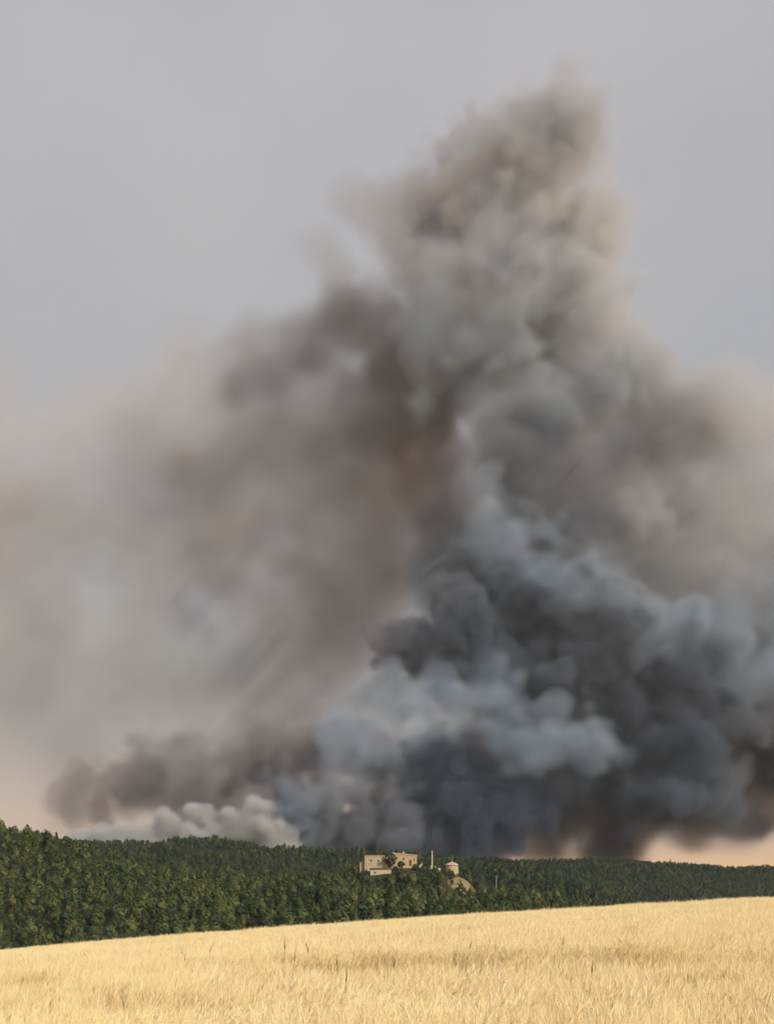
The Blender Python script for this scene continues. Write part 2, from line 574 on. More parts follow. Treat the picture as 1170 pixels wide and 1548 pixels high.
# which pines show largest: paint the near ones front to back into a coarse picture
order = np.argsort(ty)
buf = np.zeros((900, 2340), bool)       # rows 1200..1500 at 3 per pixel, columns 0..1170 at 2 per pixel
sil = interp(np.arange(2340) / 2, [(0, 1436), (200, 1418), (400, 1404), (600, 1388), (800, 1378), (970, 1368), (1130, 1361), (1170, 1361)])
for c in range(2340):
    buf[max(0, int((sil[c] - 1200) * 3)):, c] = True
seen = np.zeros(nT, int)
for i in order:
    if ty[i] > 860:
        break
    h, r = PINES[tv[i]][0] * ts[i], PINES[tv[i]][1] * ts[i]
    cx = (HX + F * tx[i] / ty[i]) * 2
    wpx = r * F / ty[i] * 2 * 0.8
    top = (HY - (tz[i] + h - EYE) / ty[i] * F - 1200) * 3
    bot = (HY - (tz[i] + h * .2 - EYE) / ty[i] * F - 1200) * 3
    x0, x1, y0, y1 = int(max(0, cx - wpx)), int(min(2340, cx + wpx)), int(max(0, top)), int(min(900, bot))
    if x1 <= x0 or y1 <= y0:
        continue
    s = buf[y0:y1, x0:x1]
    seen[i] = s.size - int(s.sum())
    s[:] = True
single = set(np.argsort(-seen)[:300].tolist())

for i in sorted(single):
    k = int(tv[i])
    px = HX + F * tx[i] / ty[i]
    where = 'on the slope below the stone farmhouse' if 500 < px < 760 else ('on the low spur beyond the barley' if px >= 760 else 'on the hillside above the barley')
    t = empty('pine_tree', (tx[i], ty[i], tz[i]), trz[i])
    t.scale = (ts[i],) * 3
    tag(t, f'{PINES[k][5]} {where}', 'tree', f'pines {where}, each a {PINES[k][5]}')
    c = bpy.data.objects.new('crown', crown_me[k])
    link(c, t)
    c = bpy.data.objects.new('trunk', trunk_me[k])
    link(c, t)

rest = np.array([i for i in range(nT) if i not in single])
rv = tv[rest]
protos = [bpy.data.objects.new('pine', m) for m in joined]
zeros = np.zeros(len(rest))
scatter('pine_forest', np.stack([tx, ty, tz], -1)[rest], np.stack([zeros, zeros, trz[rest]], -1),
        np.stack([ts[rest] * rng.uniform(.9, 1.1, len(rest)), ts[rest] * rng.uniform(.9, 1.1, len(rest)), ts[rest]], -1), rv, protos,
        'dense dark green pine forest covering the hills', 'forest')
print('trees', nT, round(time.time() - T0, 1))

# ------------------------------------------------------------------ barley field
def barley_tuft(seed, n, spread, h, mat, lean_dir=0.5, droop=1.0, thick=1.0):
    R = random.Random(seed)
    verts, faces, ripe = [], [], []

    def strip(pts, w0, w1, face_dir, r0, r1):
        i = len(verts)
        m = len(pts)
        for k, p in enumerate(pts):
            t = k / (m - 1)
            w = (w0 + (w1 - w0) * t) / 2
            verts.extend([p - face_dir * w, p + face_dir * w])
            ripe.extend([r0 + (r1 - r0) * t] * 2)
        for k in range(m - 1):
            a = i + 2 * k
            faces.append((a, a + 1, a + 3, a + 2))
    for _ in range(n):
        a = R.uniform(0, 6.283)
        rr = spread * math.sqrt(R.random())
        x, y = rr * math.cos(a), rr * math.sin(a)
        hh = h * R.uniform(0.82, 1.08)
        la = lean_dir + R.gauss(0, 0.6)
        ln = R.uniform(0.04, 0.2) * hh
        d = Vector((math.cos(la), math.sin(la), 0))
        side = Vector((math.cos(a * 3.1), math.sin(a * 3.1), 0))
        b0 = Vector((x, y, -0.03))
        b1 = Vector((x, y, hh * .55)) + d * ln * .35
        b2 = Vector((x, y, hh)) + d * ln
        strip([b0, b1, b2], 0.006 * thick, 0.004 * thick, side, -0.2, 0.75)
        if R.random() < 0.5:       # a dry leaf
            p0 = b0.lerp(b1, R.uniform(.6, 1.0))
            ld = Vector((R.gauss(0, 1), R.gauss(0, 1), 0)).normalized()
            strip([p0, p0 + ld * .07 + Vector((0, 0, .08)), p0 + ld * .19 + Vector((0, 0, .03))], 0.011 * thick, 0.003, ld.cross(Vector((0, 0, 1))), 0.1, 0.7)
        # the ear, nodding over
        e_dir = (d * R.uniform(0.08, 0.6) * droop + Vector((0, 0, R.uniform(.25, 1.0)))).normalized()
        el = R.uniform(0.075, 0.105)
        mid = b2 + (Vector((0, 0, .6)) + e_dir).normalized() * el * .5
        tip = mid + e_dir * el * .6
        w = 0.0075 * thick
        s2 = e_dir.cross(side).normalized()
        s1 = s2.cross(e_dir).normalized()
        i = len(verts)
        verts.append(b2)
        ripe.append(0.7)
        for q in (s1, s2, -s1, -s2):
            verts.append(mid + q * w)
            ripe.append(0.95)
        verts.append(tip)
        ripe.append(1.0)
        for k in range(4):
            faces.append((i, i + 1 + k, i + 1 + (k + 1) % 4))
            faces.append((i + 5, i + 1 + (k + 1) % 4, i + 1 + k))
        for q in range(6):         # awns
            st = b2.lerp(tip, R.uniform(.25, 1.0))
            fan = (s1 * R.gauss(0, .28) + s2 * R.gauss(0, .28) + e_dir).normalized()
            al = R.uniform(0.08, 0.15)
            j = len(verts)
            sd = fan.cross(Vector((R.gauss(0, 1), R.gauss(0, 1), R.gauss(0, 1)))).normalized() * 0.0016 * thick
            verts.extend([st - sd, st + sd, st + fan * al])
            ripe.extend([.95, .95, 1.1])
            faces.append((j, j + 1, j + 2))
    me = bpy.data.meshes.new('barley')
    me.from_pydata([tuple(v) for v in verts], [], faces)
    at_ = me.attributes.new('ripe', 'FLOAT', 'POINT')
    at_.data.foreach_set('value', np.clip(np.array(ripe, np.float32), 0, 1))
    me.materials.append(mat)
    return bpy.data.objects.new('barley', me)


tufts = [barley_tuft(300 + i, 22, 0.17, 0.82, MAT['wheat'], thick=.8) for i in range(6)]
tufts += [barley_tuft(320 + i, 18, 0.30, 0.82, MAT['wheat'], thick=1.5) for i in range(4)]        # loose clumps, for the far field
tufts += [barley_tuft(340 + i, 2, 0.08, 0.98, MAT['weed'], droop=.5, thick=1.3) for i in range(2)]
tufts += [barley_tuft(350 + i, 14, 0.2, 0.82, MAT['wheat_brown'], thick=1.2) for i in range(2)]

MAT['wheat_gold'] = wheat_material('golden_brown_barley', (0.50, 0.36, 0.16), (0.68, 0.50, 0.24), (0.78, 0.62, 0.34), 0.3)
tufts += [barley_tuft(360 + i, 18, 0.2, 0.82, MAT['wheat_gold'], thick=1.0) for i in range(2)]
bx, by = [], []
for y0, y1, dens in ((3.0, 12, 22), (12, 22, 20), (22, 45, 11), (45, 150, 6)):
    wmax = 0.36 * y1 + 2
    n = int(dens * (y1 - y0) * 2 * wmax)
    X_, Y_ = rng.uniform(-wmax, wmax, n), rng.uniform(y0, y1, n)
    ok = np.abs(X_) < 0.36 * Y_ + 2
    bx.append(X_[ok])
    by.append(Y_[ok])
bx, by = np.concatenate(bx), np.concatenate(by)
bz = ground_z(bx, by)
nB = len(bx)
bv = np.where(by < 24, rng.integers(0, 6, nB), rng.integers(6, 10, nB))
patch = value_noise2(bx / 2.2 + 31, by / 3.5, 5) * .6 + value_noise2(bx / .8, by / 1.3, 6) * .4
bs = 1.0 + 0.09 * patch + rng.normal(0, 0.05, nB)
# thin, short strip running across the field
line = 17.2 - 0.75 * bx + 0.5 * np.sin(bx * .9)
strip_w = 2.3 * smooth((bx + 3.2) / 2.5)
in_strip = np.abs(by - line) < strip_w
bs = np.where(in_strip, bs * rng.uniform(.48, .64, nB), bs)
bv = np.where(in_strip & (rng.random(nB) < .75), rng.integers(12, 14, nB), bv)
brownish = value_noise2(bx / 7.0 + 4, by / 1.6, 21) * .6 + value_noise2(bx / 2.5, by / .9 + 8, 22) * .5
bv = np.where((rng.random(nB) < np.clip(.06 + .34 * brownish, 0, .4)) & (bv < 12), rng.integers(14, 16, nB), bv)
lodged = value_noise2(bx / 3.0 + 9, by / 5.0 + 3, 8)
tilt = np.clip((lodged - .25) * .9, 0, .45)
wind = .6 + .5 * value_noise2(bx / 6.0, by / 6.0, 12)
brot = np.stack([rng.normal(0, .08, nB) - tilt * np.sin(wind), rng.normal(0, .08, nB) + tilt * np.cos(wind), wind + rng.normal(0, .8, nB)], -1)
bsz = np.stack([np.ones(nB), np.ones(nB), bs], -1)
# a few wild dry stalks stand above the crop
nW = 26
wx = rng.uniform(-5, 5, nW)
wy = rng.uniform(8.5, 24, nW)
scatter('barley', np.concatenate([np.stack([bx, by, bz], -1), np.stack([wx, wy, ground_z(wx, wy)], -1)]),
        np.concatenate([brot, np.stack([rng.normal(0, .15, nW), rng.normal(0, .15, nW), rng.uniform(0, 6.28, nW)], -1)]),
        np.concatenate([bsz, np.ones((nW, 3)) * rng.uniform(.85, 1.05, (nW, 1))]),
        np.concatenate([bv, rng.integers(10, 12, nW)]), tufts, 'ripe golden barley standing across the sloping field', 'barley')
print('barley', nB, round(time.time() - T0, 1))


# ------------------------------------------------------------------ buildings on the knoll
def box(name, x0, x1, y0, y1, z0, z1, mat, parent, top_z=None):
    """A block; top_z = heights of its four upper corners (x0y0, x1y0, x1y1, x0y1) for sloping tops."""
    tz_ = top_z or (z1,) * 4
    v = [(x0, y0, z0), (x1, y0, z0), (x1, y1, z0), (x0, y1, z0), (x0, y0, tz_[0]), (x1, y0, tz_[1]), (x1, y1, tz_[2]), (x0, y1, tz_[3])]
    f = [(3, 2, 1, 0), (4, 5, 6, 7), (0, 1, 5, 4), (1, 2, 6, 5), (2, 3, 7, 6), (3, 0, 4, 7)]
    return mesh_obj(name, v, f, mat, parent)


def wall_with_holes(name, w, dpt, tops, holes, mat, parent, thick=0.5):
    """Four walls round a w x dpt plan; the front wall is cut round its openings (x0, x1, z0, z1)."""
    xs = sorted({0, w, *[h[0] for h in holes], *[h[1] for h in holes]})
    v, f = [], []

    def quadbox(x0, x1, y0, y1, za, zb0, zb1):
        i = len(v)
        v.extend([(x0, y0, za), (x1, y0, za), (x1, y1, za), (x0, y1, za), (x0, y0, zb0), (x1, y0, zb1), (x1, y1, zb1), (x0, y1, zb0)])
        f.extend([(i + 3, i + 2, i + 1, i), (i + 4, i + 5, i + 6, i + 7), (i, i + 1, i + 5, i + 4), (i + 1, i + 2, i + 6, i + 5), (i + 2, i + 3, i + 7, i + 6), (i + 3, i, i + 4, i + 7)])
    top = lambda x: tops[0] + (tops[1] - tops[0]) * x / w
    for a, b in zip(xs[:-1], xs[1:]):
        cuts = sorted((h[2], h[3]) for h in holes if h[0] <= a and h[1] >= b)
        z = -2.5
        for c0, c1 in cuts:
            if c0 > z:
                quadbox(a, b, 0, thick, z, c0, c0)
            z = c1
        quadbox(a, b, 0, thick, z, top(a), top(b))
    quadbox(0, thick, thick, dpt - thick, -2.5, tops[0], tops[0])
    quadbox(w - thick, w, thick, dpt - thick, -2.5, tops[1], tops[1])
    quadbox(0, w, dpt - thick, dpt, -2.5, tops[0], tops[1])
    return mesh_obj(name, v, f, mat, parent)


def roof_slab(name, w, dpt, tops, over, th, ridge, mat, parent):
    """A low double-pitched roof following sloping wall tops."""
    v = []
    for x, t in ((-over, tops[0]), (w + over, tops[1])):
        v += [(x, -over, t + .02), (x, dpt / 2, t + ridge), (x, dpt + over, t + .02), (x, dpt + over, t + .02 + th), (x, dpt / 2, t + ridge + th), (x, -over, t + .02 + th)]
    f = [(5, 4, 3, 2, 1, 0), (6, 7, 8, 9, 10, 11)] + [(k, (k + 1) % 6, 6 + (k + 1) % 6, 6 + k) for k in range(6)]
    return mesh_obj(name, v, f, mat, parent)


# the larger house: columns 592..630
p = at(592, 1309, HOUSE_D)
fh = empty('farmhouse', p, math.radians(4))
tag(fh, 'larger stone farmhouse with a red brown door beside the leafy tree on the knoll', 'farmhouse')
wf_, df_, tf_ = 14.2, 8.5, (7.0, 5.6)
holes = [(9.75, 11.15, 0.0, 3.3), (2.3, 3.2, 3.6, 4.9), (6.2, 7.1, 3.4, 4.7), (12.4, 13.1, 3.0, 4.0)]
wall_with_holes('wall', wf_, df_, tf_, holes, MAT['stone'], fh)
rf = roof_slab('roof', wf_, df_, tf_, 0.35, 0.3, 0.55, MAT['tile'], fh)
ch = box('chimney', 6.6, 7.5, 3.4, 4.3, 6.3, 8.3, MAT['stone'], rf)
dr = box('door', 9.77, 11.13, 0.22, 0.30, 0.0, 3.28, MAT['wood_red'], fh)
box('handle', 10.9, 11.0, 0.15, 0.22, 1.4, 1.6, MAT['concrete'], dr)
for h in holes[1:]:
    wn = box('window', h[0] + .01, h[1] - .01, 0.28, 0.34, h[2] + .01, h[3] - .01, MAT['hole'], fh)
    box('sill', h[0] - .08, h[1] + .08, -0.09, 0.2, h[2] - .15, h[2] - .01, MAT['tile'], wn)

# the smaller house: columns 551..583
p = at(551.5, 1313, HOUSE_D - 6)
bn = empty('stone_barn', p, math.radians(-10))
tag(bn, 'smaller flat roofed stone house behind the low dark roofed shed', 'house')
wb_, db_, tb_ = 11.6, 8.0, (7.2, 7.0)
holes = [(3.0, 3.9, 3.8, 5.0), (7.2, 8.1, 3.7, 4.9)]
wall_with_holes('wall', wb_, db_, tb_, holes, MAT['render_wall'], bn)
roof_slab('roof', wb_, db_, tb_, 0.3, 0.28, 0.25, MAT['tile'], bn)
box('side_wall', -0.06, -0.004, 0.3, 7.7, -2.0, 6.95, MAT['shaded_side'], bn)  # thin sheet over the left face, coloured as that face in shade
for h in holes:
    box('window', h[0] + .01, h[1] - .01, 0.28, 0.34, h[2] + .01, h[3] - .01, MAT['hole'], bn)
ln_ = box('lean_to', -3.2, -0.08, 2.0, 6.5, -2.5, 3.4, MAT['render_wall'], bn, top_z=(3.2, 4.3, 4.3, 3.2))
box('lean_to_roof', -3.45, -0.08, 1.8, 6.7, 3.5, 3.7, MAT['tile'], ln_, top_z=(3.45, 4.55, 4.55, 3.45))

# the shed in front: columns 559..591
p = at(560, 1324, HOUSE_D - 20)
sh = empty('shed', p, math.radians(3))
tag(sh, 'long low plastered shed with a dark roof in front of the smaller house', 'shed')
wall_with_holes('wall', 11.3, 4.2, (3.3, 3.5), [(2.0, 2.9, 1.2, 2.2)], MAT['render_wall'], sh, thick=.35)
box('window', 2.01, 2.89, 0.2, 0.26, 1.21, 2.19, MAT['hole'], sh)
roof_slab('roof', 11.3, 4.2, (3.3, 3.5), 0.3, 0.2, 0.9, MAT['dark_roof'], sh)


# round stone hut: columns 673..693
def lathe(name, prof, n, mat, parent, jit=0.0, seed=1):
    R = random.Random(seed)
    v, f = [], []
    for r, z in prof:
        for j in range(n):
            a = 6.28318 * j / n
            k = 1 + R.uniform(-jit, jit)
            v.append((r * k * math.cos(a), r * k * math.sin(a), z + R.uniform(-jit, jit) * .6))
    for k in range(len(prof) - 1):
        for j in range(n):
            f.append((k * n + j, k * n + (j + 1) % n, (k + 1) * n + (j + 1) % n, (k + 1) * n + j))
    f.append(tuple(reversed(range(n))))
    f.append(tuple((len(prof) - 1) * n + j for j in range(n)))
    return mesh_obj(name, v, f, mat, parent, smooth_shade=False)


p = at(683, 1319, HOUSE_D - 6)
hut = empty('round_hut', p)
tag(hut, 'round stone hut with a low conical roof above the bare bank', 'hut')
lathe('wall', [(3.75, -2.5), (3.7, 0), (3.6, 2.0), (3.5, 3.9)], 28, MAT['stone'], hut, .012, 3)
rr_ = lathe('roof', [(3.95, 3.92), (3.9, 4.15), (2.8, 4.95), (1.5, 5.5), (0.45, 5.85)], 28, MAT['tile'], hut, .012, 4)
lathe('finial', [(0.3, 5.8), (0.25, 6.3), (0.4, 6.45), (0.1, 7.0)], 12, MAT['stone'], rr_)
box('doorway', -1.8, -0.9, -3.72, -3.3, -0.2, 1.9, MAT['hole'], hut)

# pale pillar: column 653
p = at(653, 1309, HOUSE_D)
pil = empty('stone_pillar', p)
tag(pil, 'tall thin pale pillar standing alone among broken walls', 'pillar')
lathe('shaft', [(.40, -2), (.37, 2), (.34, 5), (.31, 7.9)], 14, MAT['concrete'], pil)
lathe('cap', [(.5, 7.9), (.52, 8.15), (.2, 8.5)], 14, MAT['concrete'], pil)


def rubble(name, px, py, D, sx, sy, sz, seed, mat, label, cat, group=None, sub=3):
    """A weathered lump: an icosphere pushed about by noise and cut flat below."""
    bm = bmesh.new()
    bmesh.ops.create_icosphere(bm, subdivisions=sub, radius=1)
    R = random.Random(seed)
    offs = [(Vector((R.gauss(0, 1), R.gauss(0, 1), R.gauss(0, 1))).normalized(), R.uniform(.55, .95)) for _ in range(9)]
    for v in bm.verts:
        d = v.co.normalized()
        k = 1.0
        for n_, c in offs:               # flattened facets, as broken stone has
            q = d.dot(n_)
            if q > c:
                k = min(k, c / q)
        k *= 1 + R.uniform(-.03, .03)
        v.co = Vector((d.x * sx * k, d.y * sy * k, d.z * sz * k if d.z > 0 else d.z * sz * .6))
    me = bpy.data.meshes.new(name)
    bm.to_mesh(me)
    bm.free()
    me.materials.append(mat)
    o = bpy.data.objects.new(name, me)
    o.location = at(px, py, D)
    link(o)
    return tag(o, label, cat, group, 'thing')


rubble('ruined_wall', 636, 1311, HOUSE_D, 2.0, 1.2, 2.3, 21, MAT['rock'], 'broken stone wall stub between the farmhouse and the pale pillar', 'ruin')
rubble('ruined_wall', 654, 1313, HOUSE_D - 4, 2.0, 1.4, 2.7, 22, MAT['rock'], 'broken stone wall stub at the foot of the pale pillar', 'ruin')
rubble('ruined_wall', 663, 1319, HOUSE_D - 10, 1.9, 1.4, 2.6, 23, MAT['rock'], 'pale boulder like ruin between the pillar and the round hut', 'ruin')


# the bare bank below the hut and a smaller bare patch beyond it: sheets of earth that swell out of the slope
def bank(px0, px1, D0, D1, crest, label, seed, name='earth_bank'):
    nu, nv = 26, 18
    v, f = [], []
    R = random.Random(seed)
    for j in range(nv + 1):
        for i in range(nu + 1):
            u, w = i / nu, j / nv
            Y = D0 + (D1 - D0) * w
            x = (px0 + (px1 - px0) * u - HX) / F * (D0 + D1) / 2
            e = min(u, 1 - u) * 2
            e2 = min(w, 1 - w) * 2
            edge = min(1, e * 1.8) ** .6 * min(1, e2 * 1.6) ** .6
            target = EYE + (HY - float(interp(px0 + (px1 - px0) * u, crest))) / F * Y
            low = gz(x, Y) - 0.6
            lift = max(0.5, (target - low)) * math.sin(math.pi * min(1, w * 1.15) * .5) if w < .87 else max(.5, target - low) * (1 - (w - .87) / .2)
            v.append((x + R.uniform(-.2, .2), Y + R.uniform(-.3, .3), low + lift * edge + R.uniform(-.12, .12)))
    for j in range(nv):
        for i in range(nu):
            a = j * (nu + 1) + i
            f.append((a, a + 1, a + nu + 2, a + nu + 1))
    o = mesh_obj(name, v, f, MAT['bare'], smooth_shade=True)
    return tag(o, label, 'bank', kind='structure')


bank(672, 722, 694, 738, [(672, 1328), (688, 1325), (700, 1327), (712, 1334), (722, 1343)], 'bare sunlit earth bank dropping away below the round hut', 31)
bank(725, 738, 706, 728, [(725, 1340), (731, 1338), (739, 1344)], 'small bare earth patch at the tail of the knoll', 32)

# distribution pole: column 750
p = at(750, 1346, 735)
up = empty('utility_pole', p)
tag(up, 'thin pale utility pole with a crossarm rising from the pines beyond the earth bank', 'pole')
lathe('post', [(.15, -4), (.13, 2), (.10, 8.2)], 10, MAT['concrete'], up)
box('crossarm', -0.8, 0.8, -.08, .08, 7.7, 7.9, MAT['bark'], up)


# broad leafy tree between the two houses, and bushes round the hut
def broadleaf(name, px, py, D, h, r, label, seed, cat='tree', base=.12, n=150):
    t = empty(name, at(px, py, D))
    tag(t, label, cat)
    o = bpy.data.objects.new('crown', crown_mesh('crown', seed, h, r, 'dome', MAT['oak'], n_clump=n, base=base, size=.6))
    link(o, t)
    o = bpy.data.objects.new('trunk', trunk_mesh('trunk', seed + 1, h * .8, .3, MAT['bark']))
    link(o, t)
    return t


broadleaf('oak_tree', 590, 1313, HOUSE_D - 9, 9.2, 4.6, 'broad dark leafy tree filling the gap between the two stone houses', 51)
broadleaf('bush', 606, 1311, HOUSE_D - 7, 3.2, 2.6, 'low dark bush against the front wall of the farmhouse', 55, 'bush', .02, 70)
broadleaf('bush', 668, 1325, HOUSE_D - 14, 3.6, 2.6, 'rounded bush between the pale boulder and the round hut', 57, 'bush', .02, 70)
broadleaf('bush', 680, 1325, HOUSE_D - 16, 3.0, 2.8, 'spreading bush at the foot of the round hut', 59, 'bush', .02, 70)
broadleaf('bush', 645, 1316, HOUSE_D - 9, 3.4, 2.4, 'small green bush beside the foot of the pillar', 61, 'bush', .02, 70)
broadleaf('bush', 628, 1316, HOUSE_D - 10, 3.6, 2.6, 'green bush at the corner of the farmhouse below its door', 63, 'bush', .02, 70)
print('houses', round(time.time() - T0, 1))

# ------------------------------------------------------------------ smoke of the forest fire
# puffs: column, row, half width, half height (frame pixels at distance D), D, half depth (m), density, soot 0..1, tan 0..1, (edge hardness, billow, fine grid or coarse)
VEIL, SOFT, BODY = (1.0, .16, 0), (1.1, .32, 0), (1.5, .26, 0)
PALE, MID, HARD = (1.4, .68, 1), (1.9, .80, 1), (3.2, .85, 1)
PUFFS = []


def puff(px, py, rx, ry, D, dep, dens, soot, tan, edge):
    PUFFS.append((px, py, rx, ry, D, dep, dens, soot, tan, *edge))


# the broad soft body of the plume: column, dark left shoulder, right hand mass, base
for a in ((800, 245, 135, 105, .20, .22, .50), (860, 210, 90, 80, .12, .16, .55), (720, 290, 120, 80, .18, .34, .55), (760, 400, 150, 130, .22, .24, .40), (700, 540, 180, 120, .22, .42, .45), (870, 560, 120, 170, .18, .14, .55),
          (640, 330, 100, 80, .14, .52, .60), (900, 400, 70, 130, .12, .10, .60)):  # right edge given little soot, so its sunlight is partly in the colour
    puff(*a[:4], 2240, 130, a[4] * 1.05, *a[5:], BODY)
for a in ((560, 470, 150, 84, .34, .68, .45), (480, 545, 180, 105, .34, .68, .50), (590, 590, 140, 120, .44, .82, .55), (640, 700, 85, 130, .30, .76, .85), (690, 800, 70, 100, .26, .76, .60),
          (420, 570, 120, 70, .16, .52, .60), (330, 570, 120, 60, .08, .36, .55), (480, 390, 90, 50, .10, .48, .50), (560, 310, 80, 50, .10, .45, .50), (250, 500, 90, 36, .06, .30, .40)):
    puff(*a[:4], 2280, 100, *a[4:], BODY)
for a in ((880, 720, 230, 150, .22, .52, .45), (1060, 840, 260, 190, .22, .22, .40), (760, 880, 150, 120, .28, .80, .15), (880, 1040, 300, 150, .28, .76, .0), (820, 1160, 400, 105, .28, .80, .08),
          (1130, 640, 140, 80, .10, .06, .60), (1000, 640, 120, 70, .14, .20, .60), (1200, 960, 140, 180, .20, .25, .35), (1130, 1120, 170, 100, .40, .80, .25), (1090, 1220, 130, 44, .40, .84, .75), (1070, 1258, 110, 36, .26, .80, .95), (1160, 1245, 90, 32, .22, .78, .95), (840, 1240, 70, 40, .20, .78, .95), (1200, 1190, 120, 50, .40, .80, .60)):
    puff(*a[:4], 2220, 150, *a[4:], BODY)
puff(600, 870, 130, 120, 2350, 90, .16, .48, .80, VEIL)
puff(722, 665, 76, 90, 2110, 70, .60, .66, .35, BODY)
puff(1080, 1195, 160, 46, 2160, 100, .40, .86, .80, BODY)
puff(460, 620, 170, 95, 2320, 90, .22, .62, .60, VEIL)
puff(1150, 800, 150, 220, 2020, 80, .07, .0, .6, VEIL)
puff(300, 1190, 200, 60, 2150, 100, .18, .66, .50, BODY)
puff(480, 1130, 160, 70, 2200, 100, .14, .62, .60, BODY)
# old drifting smoke on the left: one broad veil, browner towards the column, paler below
for a in ((-60, 770, 400, 310, .110, .04, .60), (200, 770, 400, 290, .110, .12, .65), (450, 790, 270, 270, .120, .24, .80), (570, 770, 170, 240, .130, .36, .95),
          (60, 1020, 420, 200, .100, .0, .55), (380, 1010, 300, 190, .120, .14, .70), (560, 940, 140, 150, .120, .36, .85), (180, 1150, 420, 110, .070, .20, .80), (360, 630, 300, 130, .060, .36, .60)):
    puff(*a[:4], 2500, 130, a[4] * 1.45, *a[5:], VEIL)
for a in ((230, 800, 120, 40, .5), (330, 870, 150, 55, .6), (400, 650, 150, 70, .6), (490, 960, 90, 60, .62), (300, 700, 150, 50, .5), (480, 880, 110, 60, .55), (120, 660, 130, 40, .4), (60, 800, 140, 40, .36), (350, 800, 130, 36, .5)):
    puff(*a[:4], 2420, 110, .035, a[4], .95, SOFT)
for a in ((250, 980, 190, 60), (390, 950, 80, 50), (120, 930, 150, 50), (200, 590, 130, 50), (60, 570, 130, 40)):
    puff(*a, 2350, 80, .045, .06, .35, SOFT)
# billows on the column
for a in ((700, 330, 90, 70, .40), (790, 270, 90, 80, .40), (850, 210, 74, 62, .34), (790, 420, 110, 90, .36), (730, 520, 110, 90, .42), (850, 500, 90, 110, .26), (830, 620, 120, 80, .44),
          (640, 300, 70, 50, .52), (630, 390, 80, 60, .52), (890, 350, 50, 90, .14), (740, 220, 70, 40, .48), (930, 560, 70, 80, .14)):
    puff(*a[:4], 2190, 110, .22, max(0, a[4] - .14), .36, MID)
for a in ((735, 350, 60, 44), (680, 410, 50, 44), (655, 480, 60, 60), (770, 505, 60, 50), (640, 590, 50, 60), (720, 585, 60, 50), (860, 390, 50, 60), (810, 330, 44, 36), (830, 450, 50, 50)):
    puff(*a, 2080, 60, .10, .12, .05, PALE)
for a in ((640, 275, 60, 26), (710, 250, 70, 24), (840, 320, 44, 22), (740, 640, 60, 44)):
    puff(*a, 2150, 60, .10, .66, .70, PALE)
# right hand body
for a in ((850, 730, 90, 80), (830, 660, 80, 50), (900, 800, 90, 70), (960, 690, 110, 50), (780, 760, 50, 60)):
    puff(*a, 2150, 110, .20, .80, .25, PALE)
for a in ((980, 750, 110, 70), (1080, 800, 120, 110), (1170, 850, 120, 140), (1010, 850, 90, 60), (1250, 950, 150, 200)):
    puff(*a, 2150, 120, .14, .16, .40, MID)
# pale blue fresh smoke streaming up across it
for a in ((735, 720, 36, 40), (748, 770, 46, 50), (775, 815, 62, 48), (830, 870, 80, 50), (900, 905, 84, 54), (980, 930, 94, 56), (1070, 930, 94, 70), (1140, 990, 80, 90), (1200, 900, 90, 100)):
    puff(*a, 1990, 70, .22, .40 if a[1] < 780 else .04, .0, PALE)
# black core
for a in ((590, 975, 42, 36), (650, 960, 70, 52), (720, 920, 75, 66), (740, 990, 80, 70), (700, 850, 50, 60), (690, 900, 60, 50)):
    puff(*a, 2030, 90, .55, .84, .10, HARD)
for a in ((860, 990, 100, 80), (960, 1040, 110, 100), (1010, 1110, 120, 100), (900, 940, 60, 40), (830, 960, 80, 60)):
    puff(*a, 2040, 120, .50, .98, .05, MID)
for a in ((1100, 1120, 120, 80), (1040, 1190, 150, 55), (900, 1190, 140, 60), (780, 1200, 110, 70), (1180, 1110, 110, 90), (1260, 1140, 140, 90)):
    puff(*a, 2080, 130, .36, .84, .22, MID)
# pale blue fresh smoke low in front
for a in ((520, 1085, 60, 50), (590, 1070, 90, 62), (680, 1080, 100, 66), (760, 1090, 90, 60), (830, 1120, 80, 56), (640, 1035, 80, 40), (730, 1030, 70, 40), (580, 1125, 60, 35), (890, 1140, 70, 50)):
    puff(*a, 1910, 70, .32, .06, .0, PALE)
for a in ((600, 1020, 46, 34), (680, 1010, 50, 34), (760, 1030, 50, 36), (820, 1060, 44, 36)):
    puff(*a, 1930, 50, .34, .52, .05, HARD)
# dark base
for a in ((560, 1210, 90, 70), (650, 1200, 90, 80), (690, 1250, 100, 55), (590, 1260, 90, 45), (760, 1250, 80, 46), (520, 1260, 80, 40), (640, 1275, 100, 30), (730, 1280, 70, 30)):
    puff(*a, 1980, 90, .55, .92, .05, HARD)
for a in ((455, 1195, 42, 50), (480, 1240, 50, 50), (530, 1245, 40, 40), (430, 1245, 44, 40), (560, 1195, 34, 44), (615, 1215, 38, 44), (590, 1250, 40, 34), (500, 1190, 36, 40)):
    puff(*a, 1880, 45, .50, .70 if a[0] > 500 else .50, .15, HARD)
# low grey bank on the left and the white puffs before it
for a in ((140, 1228, 55, 42), (200, 1195, 75, 50), (280, 1170, 95, 54), (370, 1165, 95, 54), (440, 1160, 60, 50), (300, 1230, 110, 50)):
    puff(*a, 2060, 90, .24, .70, .50, MID)
puff(110, 1250, 50, 30, 2060, 60, .10, .5, .9, SOFT)
for a in ((125, 1264, 24, 13), (160, 1258, 24, 17), (195, 1252, 26, 22), (230, 1256, 28, 24), (270, 1246, 30, 28), (305, 1242, 34, 34), (335, 1255, 30, 26), (372, 1240, 36, 34), (400, 1250, 30, 30),
          (215, 1270, 50, 14), (300, 1270, 50, 14), (420, 1268, 30, 18), (250, 1232, 18, 16), (290, 1222, 18, 16), (350, 1222, 20, 18), (385, 1215, 20, 18)):
    puff(*a, 1835, 32, 1.4, .0, .80, HARD)
